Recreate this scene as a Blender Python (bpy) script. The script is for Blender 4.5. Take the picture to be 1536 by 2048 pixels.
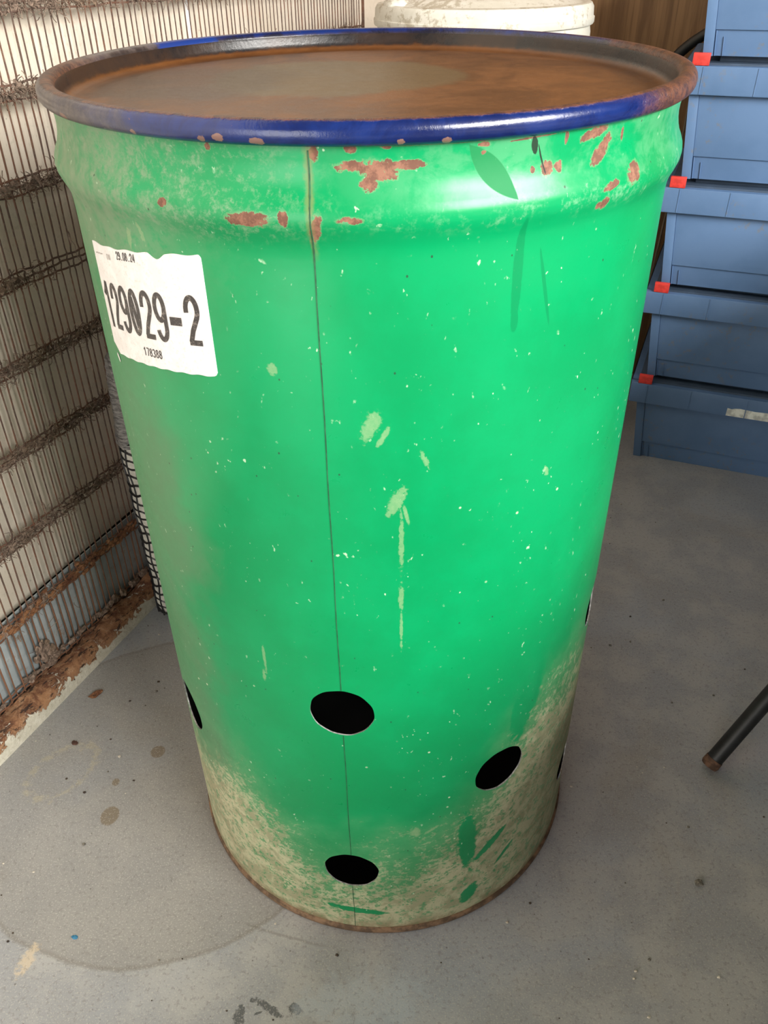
import bpy, bmesh, math, random
from mathutils import Vector, Matrix, noise as mnoise
random.seed(7)
for o in list(bpy.data.objects): bpy.data.objects.remove(o)
scn = bpy.context.scene
COL = scn.collection
PI = math.pi
R_ = math.radians

# ------------------------------------------------------------------ camera
D, HC, PITCH, YAW, ROLL, FPX = 0.87411, 1.14377, R_(35.5384), R_(0.5495), R_(-1.0104), 1616.94
fw = Vector((math.sin(YAW)*math.cos(PITCH), math.cos(YAW)*math.cos(PITCH), -math.sin(PITCH)))
rt = fw.cross(Vector((0, 0, 1))).normalized(); up = rt.cross(fw)
rt2 = rt*math.cos(ROLL)+up*math.sin(ROLL); up2 = -rt*math.sin(ROLL)+up*math.cos(ROLL)
cam_d = bpy.data.cameras.new('camera'); cam = bpy.data.objects.new('camera', cam_d); COL.objects.link(cam)
cam.matrix_world = Matrix(((rt2.x, up2.x, -fw.x, 0), (rt2.y, up2.y, -fw.y, -D), (rt2.z, up2.z, -fw.z, HC), (0, 0, 0, 1)))
cam_d.sensor_fit = 'VERTICAL'; cam_d.sensor_height = 24.0; cam_d.lens = FPX/2048*24.0
cam_d.clip_start = 0.02
scn.camera = cam

# ------------------------------------------------------------------ room axes: e1 runs out from the left wall, e2 along it
H = R_(65.5)
E1 = Vector((math.sin(H), -math.cos(H), 0)); E2 = Vector((math.cos(H), math.sin(H), 0))
def RM(a, b, z=0.0): return E1*a+E2*b+Vector((0, 0, z))
A0 = -0.5996; B0 = -0.0739                    # foot of the screen's bottom bar (e1) and its reference point (e2)
WL, WB, WR, WF, ZC = A0-0.09, 1.66, 2.6, -3.2, 3.2   # left, back, right, front walls; ceiling

# ------------------------------------------------------------------ world, daylight through the window, added fill from the front
w = bpy.data.worlds.new('world'); scn.world = w; w.use_nodes = True
bg = w.node_tree.nodes['Background']; bg.inputs[0].default_value = (0.80, 0.90, 1.0, 1); bg.inputs[1].default_value = 0.15
WIN = (-2.3, -0.1, 1.45, 2.9)                # window in the right wall: e2 range, z range
FILL_OPENING = (-0.62, 0.45, 0.0, 1.6)                  # unseen low opening added for fill light, front wall: e1 range, z range
def area(name, loc, direction, sx, sy, power, col):
    l = bpy.data.lights.new(name, 'AREA'); l.shape = 'RECTANGLE'; l.size = sx; l.size_y = sy; l.energy = power; l.color = col
    o = bpy.data.objects.new(name, l); COL.objects.link(o)
    z = -Vector(direction).normalized(); x = Vector((0, 0, 1)).cross(z).normalized(); y = z.cross(x)
    o.matrix_world = Matrix(((x.x, y.x, z.x, loc[0]), (x.y, y.y, z.y, loc[1]), (x.z, y.z, z.z, loc[2]), (0, 0, 0, 1)))
    return o
area('window_daylight', RM(WR+0.02, (WIN[0]+WIN[1])/2, (WIN[2]+WIN[3])/2), -E1, WIN[1]-WIN[0], WIN[3]-WIN[2], 375, (1.0, 0.97, 0.92))
area('added_front_fill', RM((FILL_OPENING[0]+FILL_OPENING[1])/2, WF+0.02, (FILL_OPENING[2]+FILL_OPENING[3])/2), E2, FILL_OPENING[1]-FILL_OPENING[0], FILL_OPENING[3]-FILL_OPENING[2], 34, (1.0, 0.98, 0.95))  # added fill, set low to brighten the drum's lower front
scn.view_settings.view_transform = 'Standard'; scn.view_settings.look = 'None'
scn.view_settings.exposure = 0.12; scn.view_settings.gamma = 1.0; scn.view_settings.use_curve_mapping = False

# ------------------------------------------------------------------ node expressions
class S:
    def __init__(s, m, sock): s.m = m; s.s = sock
    def _op(a, op, b, c=None, clamp=False):
        n = a.m.nt.nodes.new('ShaderNodeMath'); n.operation = op; n.use_clamp = clamp
        for i, v in enumerate((a, b, c)):
            if v is None: continue
            if isinstance(v, S): a.m.nt.links.new(v.s, n.inputs[i])
            else: n.inputs[i].default_value = v
        return S(a.m, n.outputs[0])
    def __add__(a, b): return a._op('ADD', b)
    __radd__ = __add__
    def __mul__(a, b): return a._op('MULTIPLY', b)
    __rmul__ = __mul__
    def __sub__(a, b): return a._op('SUBTRACT', b)
    def __rsub__(a, b): return (a*-1.0)+b
    def __truediv__(a, b): return a._op('DIVIDE', b)
    def __neg__(a): return a*-1.0
    def abs(a): return a._op('ABSOLUTE', None)
    def max(a, b): return a._op('MAXIMUM', b)
    def min(a, b): return a._op('MINIMUM', b)
    def pow(a, b): return a._op('POWER', b)
    def sqrt(a): return a._op('SQRT', None)
    def sin(a): return a._op('SINE', None)
    def step(a, lo, hi):                       # smooth step from 0 at lo to 1 at hi
        n = a.m.nt.nodes.new('ShaderNodeMapRange'); n.interpolation_type = 'SMOOTHSTEP'
        flip = lo > hi
        n.inputs[1].default_value = min(lo, hi); n.inputs[2].default_value = max(lo, hi)
        n.inputs[3].default_value = 1.0 if flip else 0.0; n.inputs[4].default_value = 0.0 if flip else 1.0
        a.m.nt.links.new(a.s, n.inputs[0]); return S(a.m, n.outputs[0])
class M:
    def __init__(m, name):
        m.mat = bpy.data.materials.new(name); m.mat.use_nodes = True; m.nt = m.mat.node_tree
        m.b = m.nt.nodes['Principled BSDF']
    def coord(m, kind='Object'):
        n = m.nt.nodes.new('ShaderNodeTexCoord'); return S(m, n.outputs[kind])
    def pos(m):
        n = m.nt.nodes.new('ShaderNodeNewGeometry'); return S(m, n.outputs['Position'])
    def xyz(m, v):
        n = m.nt.nodes.new('ShaderNodeSeparateXYZ'); m.nt.links.new(v.s, n.inputs[0]); return [S(m, n.outputs[i]) for i in range(3)]
    def vec(m, x, y, z=0.0):
        n = m.nt.nodes.new('ShaderNodeCombineXYZ')
        for i, v in enumerate((x, y, z)):
            if isinstance(v, S): m.nt.links.new(v.s, n.inputs[i])
            else: n.inputs[i].default_value = v
        return S(m, n.outputs[0])
    def noise(m, v, scale, detail=4, rough=0.55, dist=0.0):
        n = m.nt.nodes.new('ShaderNodeTexNoise'); n.inputs['Scale'].default_value = scale; n.inputs['Detail'].default_value = detail
        n.inputs['Roughness'].default_value = rough; n.inputs['Distortion'].default_value = dist
        m.nt.links.new(v.s, n.inputs['Vector']); return S(m, n.outputs[0])*1.7-0.35
    def voro(m, v, scale):
        n = m.nt.nodes.new('ShaderNodeTexVoronoi'); n.inputs['Scale'].default_value = scale
        m.nt.links.new(v.s, n.inputs['Vector']); return S(m, n.outputs['Distance'])
    def scale(m, v, sx, sy, sz):
        x, y, z = m.xyz(v); return m.vec(x*sx, y*sy, z*sz)
    def mix(m, f, a, b):
        n = m.nt.nodes.new('ShaderNodeMix'); n.data_type = 'RGBA'
        for i, v in ((0, f), (6, a), (7, b)):
            if isinstance(v, S): m.nt.links.new(v.s, n.inputs[i])
            elif i == 0: n.inputs[i].default_value = v
            else: n.inputs[i].default_value = (*v, 1)
        return S(m, n.outputs[2])
    def set(m, name, v):
        i = m.b.inputs[name]
        if isinstance(v, S): m.nt.links.new(v.s, i)
        elif isinstance(v, tuple): i.default_value = (*v, 1)
        else: i.default_value = v
        return m
    def bump(m, h, strength=0.3, dist=0.002):
        n = m.nt.nodes.new('ShaderNodeBump'); n.inputs['Strength'].default_value = strength; n.inputs['Distance'].default_value = dist
        m.nt.links.new(h.s, n.inputs['Height']); m.nt.links.new(n.outputs[0], m.b.inputs['Normal']); return m
    def ell(m, u, v, u0, v0, a, b, rot=0.0):   # squared elliptical distance
        du = u-u0; dv = v-v0
        if rot:
            c, s = math.cos(rot), math.sin(rot); du, dv = du*c+dv*s, dv*c-du*s
        du = du*(1.0/a); dv = dv*(1.0/b)
        return du*du+dv*dv
def plain(name, col, rough=0.5, var=0.0, scale=20, metal=0.0, bump=0.0):
    m = M(name); c = m.coord()
    if var:
        n = m.noise(c, scale, 5, 0.6)
        m.set('Base Color', m.mix(n.step(0.3, 0.7), tuple(x*(1-var) for x in col), tuple(min(1, x*(1+var)) for x in col)))
        if bump: m.bump(n, bump)
    else: m.set('Base Color', col)
    m.set('Roughness', rough).set('Metallic', metal)
    return m.mat

# ------------------------------------------------------------------ mesh helpers
class B:
    def __init__(s): s.v = []; s.f = []; s.mi = []
    def add(s, vs, fs, mi=0):
        k = len(s.v); s.v += [tuple(v) for v in vs]; s.f += [tuple(i+k for i in f) for f in fs]; s.mi += [mi]*len(fs)
    def box(s, x0, x1, y0, y1, z0, z1, mi=0, tf=None):
        vs = [Vector((x, y, z)) for z in (z0, z1) for y in (y0, y1) for x in (x0, x1)]
        if tf: vs = [tf(v) for v in vs]
        s.add(vs, [(0, 2, 3, 1), (4, 5, 7, 6), (0, 1, 5, 4), (2, 6, 7, 3), (0, 4, 6, 2), (1, 3, 7, 5)], mi)
    def lathe(s, prof, seg=128, closed=False, mi=0, a0=0.0, a1=2*PI):
        full = abs(a1-a0-2*PI) < 1e-6; n = len(prof); k = seg if full else seg+1
        vs = [(r*math.cos(a0+(a1-a0)*i/seg), r*math.sin(a0+(a1-a0)*i/seg), z) for i in range(k) for r, z in prof]
        fs = []
        for i in range(seg):
            j = (i+1) % k
            for p in range(n if closed else n-1):
                q = (p+1) % n
                fs.append((i*n+p, j*n+p, j*n+q, i*n+q))
        s.add(vs, fs, mi)
    def disc(s, r, z, seg=96, up=True, mi=0):
        vs = [(r*math.cos(2*PI*i/seg), r*math.sin(2*PI*i/seg), z) for i in range(seg)]
        s.add(vs, [tuple(range(seg)) if up else tuple(reversed(range(seg)))], mi)
    def tube(s, pts, r, sides=6, cap=True, mi=0):
        pts = [Vector(p) for p in pts]; n = len(pts); vs = []
        ref = Vector((0, 0, 1)) if abs((pts[-1]-pts[0]).normalized().z) < 0.8 else Vector((1, 0, 0))
        for i, p in enumerate(pts):
            t = (pts[min(i+1, n-1)]-pts[max(i-1, 0)]).normalized()
            a = t.cross(ref).normalized(); b = t.cross(a); rr = r[i] if isinstance(r, (list, tuple)) else r
            for k in range(sides):
                an = 2*PI*k/sides; vs.append(p+(a*math.cos(an)+b*math.sin(an))*rr)
        fs = [(i*sides+k, i*sides+(k+1) % sides, (i+1)*sides+(k+1) % sides, (i+1)*sides+k) for i in range(n-1) for k in range(sides)]
        if cap: fs += [tuple(reversed(range(sides))), tuple((n-1)*sides+k for k in range(sides))]
        s.add(vs, fs, mi)
    def mesh(s, name, mats, smooth=None):
        me = bpy.data.meshes.new(name); me.from_pydata(s.v, [], s.f)
        for m in (mats if isinstance(mats, (list, tuple)) else [mats]): me.materials.append(m)
        me.polygons.foreach_set('material_index', s.mi); me.update()
        bm = bmesh.new(); bm.from_mesh(me); bmesh.ops.recalc_face_normals(bm, faces=bm.faces); bm.to_mesh(me); bm.free()
        if smooth is not None:
            me.polygons.foreach_set('use_smooth', [True]*len(me.polygons)); me.set_sharp_from_angle(angle=R_(smooth))
        return me
    def obj(s, name, mats, parent=None, smooth=None, bevel=0.0):
        me = s.mesh(name, mats, smooth)
        if bevel:
            bm = bmesh.new(); bm.from_mesh(me); bmesh.ops.remove_doubles(bm, verts=bm.verts, dist=1e-6)
            ed = [e for e in bm.edges if len(e.link_faces) == 2 and e.calc_face_angle(0) > 0.5]
            bmesh.ops.bevel(bm, geom=ed, offset=bevel, segments=2, affect='EDGES', profile=0.6, clamp_overlap=True)
            bm.to_mesh(me); bm.free()
            me.polygons.foreach_set('use_smooth', [True]*len(me.polygons)); me.set_sharp_from_angle(angle=R_(35))
        return link(name, me, parent)
def link(name, me, parent=None):
    o = bpy.data.objects.new(name, me); COL.objects.link(o)
    if parent: o.parent = parent
    return o
def thing(name, label, cat, loc=(0, 0, 0), rz=0.0, group=None):
    o = bpy.data.objects.new(name, None); COL.objects.link(o); o.empty_display_size = 0.1
    o.location = loc; o.rotation_euler = (0, 0, rz); return tag(o, label, cat, group)
def tag(o, label, cat, group=None):
    o['label'] = label; o['category'] = cat
    if group: o['group'] = group
    return o
def struct(o, label=None):
    o['kind'] = 'structure'
    if label: o['label'] = label
    return o

# ================================================================== MATERIALS OF THE ROOM
def mat_floor():
    m = M('painted_concrete'); p = m.pos(); x, y, z = m.xyz(p)
    big = m.noise(p, 2.2, 5, 0.6, 0.4); mid = m.noise(p, 9, 6, 0.65); fine = m.noise(p, 160, 3, 0.7); grit = m.noise(p, 420, 2, 0.6)
    col = m.mix(mid.step(0.35, 0.68), (0.305, 0.312, 0.322), (0.375, 0.375, 0.37))
    col = m.mix((big.step(0.48, 0.72))*0.55, col, (0.31, 0.345, 0.40))          # bluish worn paint
    brown = m.noise(p, 3.7, 6, 0.7, 0.6)
    col = m.mix((brown.step(0.54, 0.85))*0.35, col, (0.27, 0.235, 0.18))          # brownish soiling
    # ring left where a round drum stood
    r = m.ell(x, y, -0.3592, -0.0163, 1, 1).sqrt()+(mid-0.5)*0.012
    inside = r.step(0.3205, 0.313)
    col = m.mix(inside*0.62, col, (0.255, 0.245, 0.225))
    edge = (r-0.314).abs().step(0.006, 0.0)
    col = m.mix(edge*0.35, col, (0.15, 0.135, 0.11))
    # second faint arc
    r2 = m.ell(x, y, -0.02, 0.12, 1, 1).sqrt()+(mid-0.5)*0.01
    e2 = (r2-0.432).abs().step(0.0035, 0.0)*x.step(-0.21, -0.19)*x.step(-0.06, -0.12)
    col = m.mix(e2*0.45, col, (0.15, 0.14, 0.12))
    # single stains
    st = None
    for (u0, v0, a, b, rot) in ((-0.4404, -0.0938, 0.014, 0.017, 0), (-0.39, 0.03, 0.012, 0.012, 0), (-0.447, -0.03, 0.006, 0.007, 0)):
        e = m.ell(x, y, u0, v0, a, b, rot); st = e if st is None else st.min(e)
    col = m.mix((st+(mid-0.5)*1.2).step(1.15, 0.85)*0.7, col, (0.17, 0.125, 0.07))
    pale = m.ell(x, y, -0.545, -0.005, 0.065, 0.045, 0.9)
    pale = (pale-0.9).abs()+(m.noise(p, 60, 5, 0.7)-0.5)*1.6
    col = m.mix(pale.step(0.30, -0.15)*0.28, col, (0.50, 0.42, 0.24))
    ps = m.ell(x, y, -0.497, -0.316, 0.012, 0.026, -0.3)+(m.noise(p, 70, 5, 0.7)-0.5)*3.0
    col = m.mix(ps.step(0.9, 0.2)*0.65, col, (0.62, 0.50, 0.34))
    # dark scuffs in the foreground
    sc = None
    for (u0, v0, a, b, rot) in ((-0.196, -0.398, 0.008, 0.018, -0.15), (-0.158, -0.386, 0.026, 0.0055, -0.55), (-0.124, -0.388, 0.010, 0.007, -0.5), (-0.180, -0.376, 0.004, 0.003, 0), (-0.172, -0.392, 0.006, 0.002, 0.4)):
        e = m.ell(x, y, u0, v0, a, b, rot); sc = e if sc is None else sc.min(e)
    sc = sc+(m.noise(p, 150, 4, 0.7)-0.5)*2.2
    col = m.mix(sc.step(1.0, 0.5)*0.85, col, (0.07, 0.075, 0.08))
    # pale bluish bare patch bottom centre
    bl = m.ell(x, y, -0.03, -0.38, 0.10, 0.05)+(m.noise(p, 30, 5, 0.7)-0.5)*3
    col = m.mix(bl.step(1.0, 0.0)*0.4, col, (0.40, 0.46, 0.52))
    # grit: light and dark grains
    col = m.mix(grit.step(0.62, 0.72)*0.45, col, (0.52, 0.50, 0.46))
    col = m.mix(fine.step(0.40, 0.30)*0.35, col, (0.16, 0.15, 0.14))
    sp = m.voro(p, 62); col = m.mix(sp.step(0.10, 0.05)*m.noise(p, 17, 2).step(0.52, 0.62)*0.6, col, (0.08, 0.07, 0.06))
    m.set('Base Color', col)
    m.set('Roughness', mid*0.35+0.30).set('Specular IOR Level', 0.42)
    m.bump(fine*0.6+grit*0.4+mid*0.5, 0.18, 0.0015); return m.mat
def mat_cream():
    m = M('cream_wall_paint'); p = m.pos(); n = m.noise(p, 5, 5, 0.6); f = m.noise(p, 90, 4, 0.7)
    c = m.mix(n.step(0.3, 0.75), (0.68, 0.60, 0.49), (0.76, 0.685, 0.58)); c = m.mix(f.step(0.60, 0.75)*0.35, c, (0.50, 0.46, 0.36))
    c = m.mix(m.voro(p, 35).step(0.06, 0.03)*0.6, c, (0.3, 0.27, 0.2))
    m.set('Base Color', c).set('Roughness', 0.75).bump(f, 0.25, 0.001); return m.mat
def mat_ply():
    m = M('brown_plywood'); p = m.pos(); x, y, z = m.xyz(p)
    g = m.noise(m.vec(x*14, y*14, z*0.7), 3, 5, 0.6, 0.3); f = m.noise(m.vec(x*60, y*60, z*1.5), 4, 4, 0.6)
    c = m.mix(g.step(0.3, 0.7), (0.20, 0.105, 0.045), (0.34, 0.19, 0.085)); c = m.mix(f.step(0.5, 0.8)*0.5, c, (0.14, 0.07, 0.03))
    m.set('Base Color', c).set('Roughness', 0.55); return m.mat
MAT_FLOOR, MAT_CREAM, MAT_PLY = mat_floor(), mat_cream(), mat_ply()
MAT_GREYWALL = plain('grey_plaster', (0.07, 0.065, 0.06), 0.85, 0.1, 4)
MAT_DARKTRIM = plain('dark_trim', (0.05, 0.043, 0.035), 0.7, 0.3, 12)
MAT_WHITEFRAME = plain('white_window_paint', (0.7, 0.7, 0.68), 0.5, 0.05, 6)

# ================================================================== ROOM SHELL
def rbox(b, a0, a1, c0, c1, z0, z1): b.box(a0, a1, c0, c1, z0, z1, tf=lambda v: RM(v.x, v.y, v.z))
T = 0.12
b = B(); rbox(b, WL-T, WR+T, WF-T, WB+T, -0.1, 0.0); struct(b.obj('floor', MAT_FLOOR), 'grey painted concrete floor with stains')
b = B(); rbox(b, WL-T, WR+T, WF-T, WB+T, ZC, ZC+0.1); struct(b.obj('ceiling', MAT_GREYWALL))
b = B(); rbox(b, WL-T, WL, WF, WB+T, 0.165, ZC); struct(b.obj('wall_left', MAT_CREAM), 'cream painted wall behind the rusty screen')
b = B(); rbox(b, WL-T, WL-0.012, WF, WB+T, 0.0, 0.165); struct(b.obj('baseboard_left', MAT_DARKTRIM))
b = B(); rbox(b, WL, WR, WB, WB+T, 0.0, ZC); struct(b.obj('wall_back', MAT_PLY), 'brown wooden board wall behind the crates')
b = B(); rbox(b, WR, WR+T, WF, WIN[0], 0, ZC); rbox(b, WR, WR+T, WIN[1], WB+T, 0, ZC)
rbox(b, WR, WR+T, WIN[0], WIN[1], 0, WIN[2]); rbox(b, WR, WR+T, WIN[0], WIN[1], WIN[3], ZC); struct(b.obj('wall_right', MAT_GREYWALL))
b = B(); rbox(b, WL, FILL_OPENING[0], WF-T, WF, 0, ZC); rbox(b, FILL_OPENING[1], WR+T, WF-T, WF, 0, ZC); rbox(b, FILL_OPENING[0], FILL_OPENING[1], WF-T, WF, FILL_OPENING[3], ZC)
struct(b.obj('wall_front', MAT_GREYWALL))
b = B(); k = 0.05
for c0, c1, z0, z1 in ((WIN[0], WIN[1], WIN[2], WIN[2]+k), (WIN[0], WIN[1], WIN[3]-k, WIN[3]), (WIN[0], WIN[0]+k, WIN[2]+k, WIN[3]-k), (WIN[1]-k, WIN[1], WIN[2]+k, WIN[3]-k),
                       ((WIN[0]+WIN[1])/2-k/2, (WIN[0]+WIN[1])/2+k/2, WIN[2]+k, WIN[3]-k)):
    rbox(b, WR-0.03, WR, c0, c1, z0, z1)
struct(b.obj('window_1', MAT_WHITEFRAME))

# ================================================================== GREEN STEEL DRUM
RB = 0.2905; HOLE_R = 0.0355
def UV(az, z): return (R_(az)*RB, z)
ZLO, ZHI = 0.68, 0.93                          # the shell's paint in three stretches, each with the marks found there
def mat_drum(zone):
    m = M('green_drum_paint_'+zone); top, mid_, low_ = zone == 'top', zone == 'middle', zone == 'bottom'; uvn = m.coord('UV'); u, v, _ = m.xyz(uvn); obj = m.coord('Object')
    n1 = m.noise(obj, 7, 5, 0.6); n2 = m.noise(obj, 26, 6, 0.68, 0.5); n3 = m.noise(obj, 95, 5, 0.72); n4 = m.noise(obj, 260, 3, 0.7)
    diag = m.noise(m.vec(u*60+v*25, v*130-u*30), 1.6, 5, 0.7, 0.8)       # scratchy smears
    az = u*(1.0/R_(1)/RB)
    col = m.mix(n1.step(0.3, 0.7), (0.0, 0.210, 0.066), (0.0, 0.240, 0.079))
    dust = (0.50, 0.45, 0.30); film = (0.115, 0.18, 0.105); pale = (0.075, 0.28, 0.135)
    # thin grey film on the side towards the wall
    ff = (az+(n1-0.5)*22+(v-0.55)*7).step(-34, -50)*(n2*0.55+0.45)
    col = m.mix(ff*0.72, col, film)
    if top:
        # dusty shoulder above and below the bead on that side
        sh = (az+(n2-0.5)*30).step(2, -34)*(v.step(0.955, 0.975))*(n3*0.7+n4*0.6+n2*0.3-0.3).step(0.42, 0.80)
        col = m.mix(sh*0.62, col, (0.23, 0.30, 0.20))
    else: sh = n1*0.0
    if not low_:
        sh2 = (az+(n2-0.5)*24).step(-16, -46)*v.step(0.86, 0.96)*(n2*0.6+n3*0.5).step(0.35, 0.66)
        col = m.mix(sh2*0.55, col, (0.17, 0.225, 0.14))
    if top:
        # whitish wear on the bead
        wear = (v-0.981).abs().step(0.016, 0.004)*(n2*0.5+n3*0.6+n4*0.4-0.3).step(0.42, 0.80)*az.step(-24, 30)
        col = m.mix(wear*0.45, col, (0.26, 0.42, 0.29))
        col = m.mix(v.step(0.985, 1.0)*(n2*0.75+n3*0.3).step(0.40, 0.66)*0.55*az.step(-12, 14), col, pale)
    if low_:
        # dried mud round the foot, climbing to the right
        hgt = (az.step(4, 48)*0.25)+(az.step(-12, -44)*0.09)+0.185+(n1-0.5)*0.20
        mud = (v-hgt).step(0.09, -0.13)
        mudc = mud*(mud*0.42+n3*0.8+n4*0.35+diag*0.55-0.72).step(0.28, 0.55)
        low = (v+(n2-0.5)*0.07).step(0.085, 0.0)
        mud = (mudc*0.98).max(mud*0.28).max(low*(n3*0.9+0.25).min(1.0).max(0.2))
        clean = m.ell(u, v, *UV(21.5, 0.185), 0.013, 0.062, 0.06).min(m.ell(u, v, *UV(29, 0.155), 0.031, 0.007, 0.75)).min(m.ell(u, v, *UV(23, 0.055), 0.012, 0.022, -0.4)).min(m.ell(u, v, *UV(-8, 0.055), 0.045, 0.006, -0.1)).min(m.ell(u, v, *UV(34, 0.11), 0.022, 0.004, 0.8)).min(m.ell(u, v, *UV(36, 0.42), 0.02, 0.07, -0.2))
        mud = mud*(clean+(n3-0.5)*1.6).step(0.75, 1.3)
        col = m.mix(mud*0.86, col, m.mix(n2.step(0.35, 0.65), dust, (0.34, 0.30, 0.19)))
        col = m.mix(v.step(0.035, 0.004)*n2.step(0.2, 0.5)*0.9, col, (0.19, 0.115, 0.06))
    else: mud = n1*0.0
    # light flecks
    fl = m.noise(m.scale(obj, 1, 1, 0.7), 210, 2, 0.5).step(0.80, 0.90)*n2.step(0.45, 0.70)
    col = m.mix(fl*0.65, col, (0.50, 0.62, 0.45))
    fleck = m.voro(obj, 38).step(0.075, 0.04)*m.noise(obj, 9, 2).step(0.55, 0.65)
    col = m.mix(fleck*0.75, col, (0.55, 0.60, 0.42))
    spk = m.voro(m.scale(obj, 1.0, 1.0, 0.8), 46).step(0.05, 0.03); col = m.mix(spk*0.8, col, (0.02, 0.03, 0.02))
    if not low_:
        # darker runs and the leaf-shaped clean mark
        runs = m.ell(u, v, *UV(22.6, 0.93), 0.0045, 0.045).min(m.ell(u, v, *UV(22.7, 0.893), 0.0035, 0.01)).min(m.ell(u, v, *UV(28, 0.915), 0.0018, 0.034, 0.25))
        col = m.mix((runs+(n3-0.5)*0.5).step(1.1, 0.8)*0.6, col, (0.0, 0.145, 0.048))
    if top:
        # leaf: overlap of two circles along a slanting axis
        du = u-UV(17.2, 0)[0]; dv = v-1.0075; c, s = math.cos(-0.80), math.sin(-0.80)
        la = du*c+dv*s; lb = dv*c-du*s
        leaf = (la*la*(1/0.0265**2)+(lb.abs()*(1/0.0085)))
        col = m.mix(leaf.step(1.05, 0.95)*0.92, col, (0.0, 0.155, 0.043))
    # muddy drips
    dr = None; zr = {'top': (ZHI, 2), 'middle': (ZLO, ZHI), 'bottom': (-1, ZLO)}[zone]
    for a_, z_, a, b_, r in ((-0.9, 0.812, 0.008, 0.017, -0.35), (1.2, 0.803, 0.0028, 0.012, -0.5), (3.3, 0.737, 0.0065, 0.017, -0.45), (5, 0.722, 0.002, 0.012, 0.2), (4.15, 0.69, 0.0028, 0.035, 0), (4.1, 0.625, 0.0033, 0.018, 0), (4.1, 0.58, 0.0018, 0.03, 0),
                            (-25.3, 0.52, 0.002, 0.024, 0), (-26, 0.492, 0.003, 0.01, 0), (33, 0.735, 0.003, 0.007, 0.3), (8.2, 0.778, 0.003, 0.011, 0.4), (-16.3, 0.861, 0.005, 0.006, 0), (-38.5, 0.955, 0.003, 0.01, 0.2), (-42, 0.95, 0.003, 0.01, -0.2), (7.5, 0.235, 0.008, 0.010, 0.3), (11.5, 0.234, 0.013, 0.003, 0.6)):
        if z_+2*b_+0.01 < zr[0] or z_-2*b_-0.01 > zr[1]: continue
        e = m.ell(u, v, *UV(a_, z_), a, b_, r); dr = e if dr is None else dr.min(e)
    dm = (dr+(n3-0.5)*1.6+(n4-0.5)*1.6).step(1.0, 0.35)*(n4*0.6+0.5)
    col = m.mix(dm*0.42, col, (0.36, 0.40, 0.23))
    if top:
        # chipped paint down to red-brown primer
        ch = None
        for a_, z_, a, b_, r in ((-2.3, 1.0155, 0.0115, 0.0035, 0), (1.2, 1.0125, 0.0135, 0.0065, -0.1), (4.6, 1.0155, 0.014, 0.0028, 0.05), (-0.2, 1.0045, 0.006, 0.0045, 0), (36.4, 1.0105, 0.011, 0.005, 0.65), (34.6, 1.0245, 0.013, 0.0035, 0.25), (37.5, 1.017, 0.006, 0.004, 1.0), (26, 1.0055, 0.0045, 0.005, 0), (28, 1.006, 0.0035, 0.004, 0.5), (23.5, 1.006, 0.002, 0.002, 0),
                                (35.9, 0.973, 0.003, 0.003, 0), (37.2, 0.974, 0.004, 0.005, -0.3), (-17, 0.9805, 0.015, 0.005, 0), (-2.9, 0.9815, 0.008, 0.0025, 0), (15.8, 1.026, 0.0045, 0.0018, 0), (15.8, 1.021, 0.002, 0.0015, 0), (-2.5, 1.027, 0.0042, 0.0025, 0), (2.2, 1.028, 0.0035, 0.0015, 0), (-7.6, 1.024, 0.003, 0.005, 0), (-22.8, 1.026, 0.0022, 0.0025, 0),
                                (29, 1.0245, 0.0015, 0.004, 0), (41, 1.02, 0.0015, 0.005, 0.2), (38, 0.986, 0.008, 0.0025, 0.2), (44, 0.99, 0.009, 0.006, 0.4), (-31, 0.986, 0.004, 0.003, 0), (-7.6, 0.975, 0.0035, 0.011, -0.2), (24, 1.0275, 0.02, 0.0006, 0.05), (8, 1.0285, 0.05, 0.0005, 0), (-12, 0.982, 0.003, 0.006, 0)):
            e = m.ell(u, v, *UV(a_, z_), a, b_, r); ch = e if ch is None else ch.min(e)
        chn = ch+(n3-0.5)*2.6+(n4-0.5)*1.4
        col = m.mix(chn.step(1.7, 1.1)*0.35, col, (0.22, 0.28, 0.15))
        cm = chn.step(1.08, 0.96)
        col = m.mix(cm*0.95, col, m.mix(n3.step(0.35, 0.65), (0.12, 0.042, 0.030), (0.22, 0.092, 0.062)))
        # rusty stain along the top of the seam
        ss = ((u-UV(-8.25, 0)[0]).abs()+(n3-0.5)*0.006).step(0.0045, 0.0008)*v.step(0.945, 0.965)
        col = m.mix(ss*0.5, col, (0.20, 0.17, 0.07))
        # black run under the ring
        bk = m.ell(u, v, *UV(23.6, 1.0225), 0.0028, 0.0065, 0.25).min(m.ell(u, v, *UV(25, 1.012), 0.0007, 0.012, 0.35))
        col = m.mix((bk+(n3-0.5)*0.8).step(1.1, 0.8)*0.92, col, (0.01, 0.012, 0.01))
    else: cm = n1*0.0
    m.set('Base Color', col)
    rough = ((leaf.step(1.05, 0.95)*0.35+sh*0.3+cm*0.4 if top else mud*0.4)+ff*0.22+dm*0.2+n2*0.12+0.25).min(0.9)
    m.set('Roughness', rough).set('Specular IOR Level', 0.34)
    m.bump(m.noise(obj, 95, 3, 0.7)*0.16+m.noise(obj, 7, 2, 0.6)*0.5, 0.22, 0.0015); return m.mat
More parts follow.
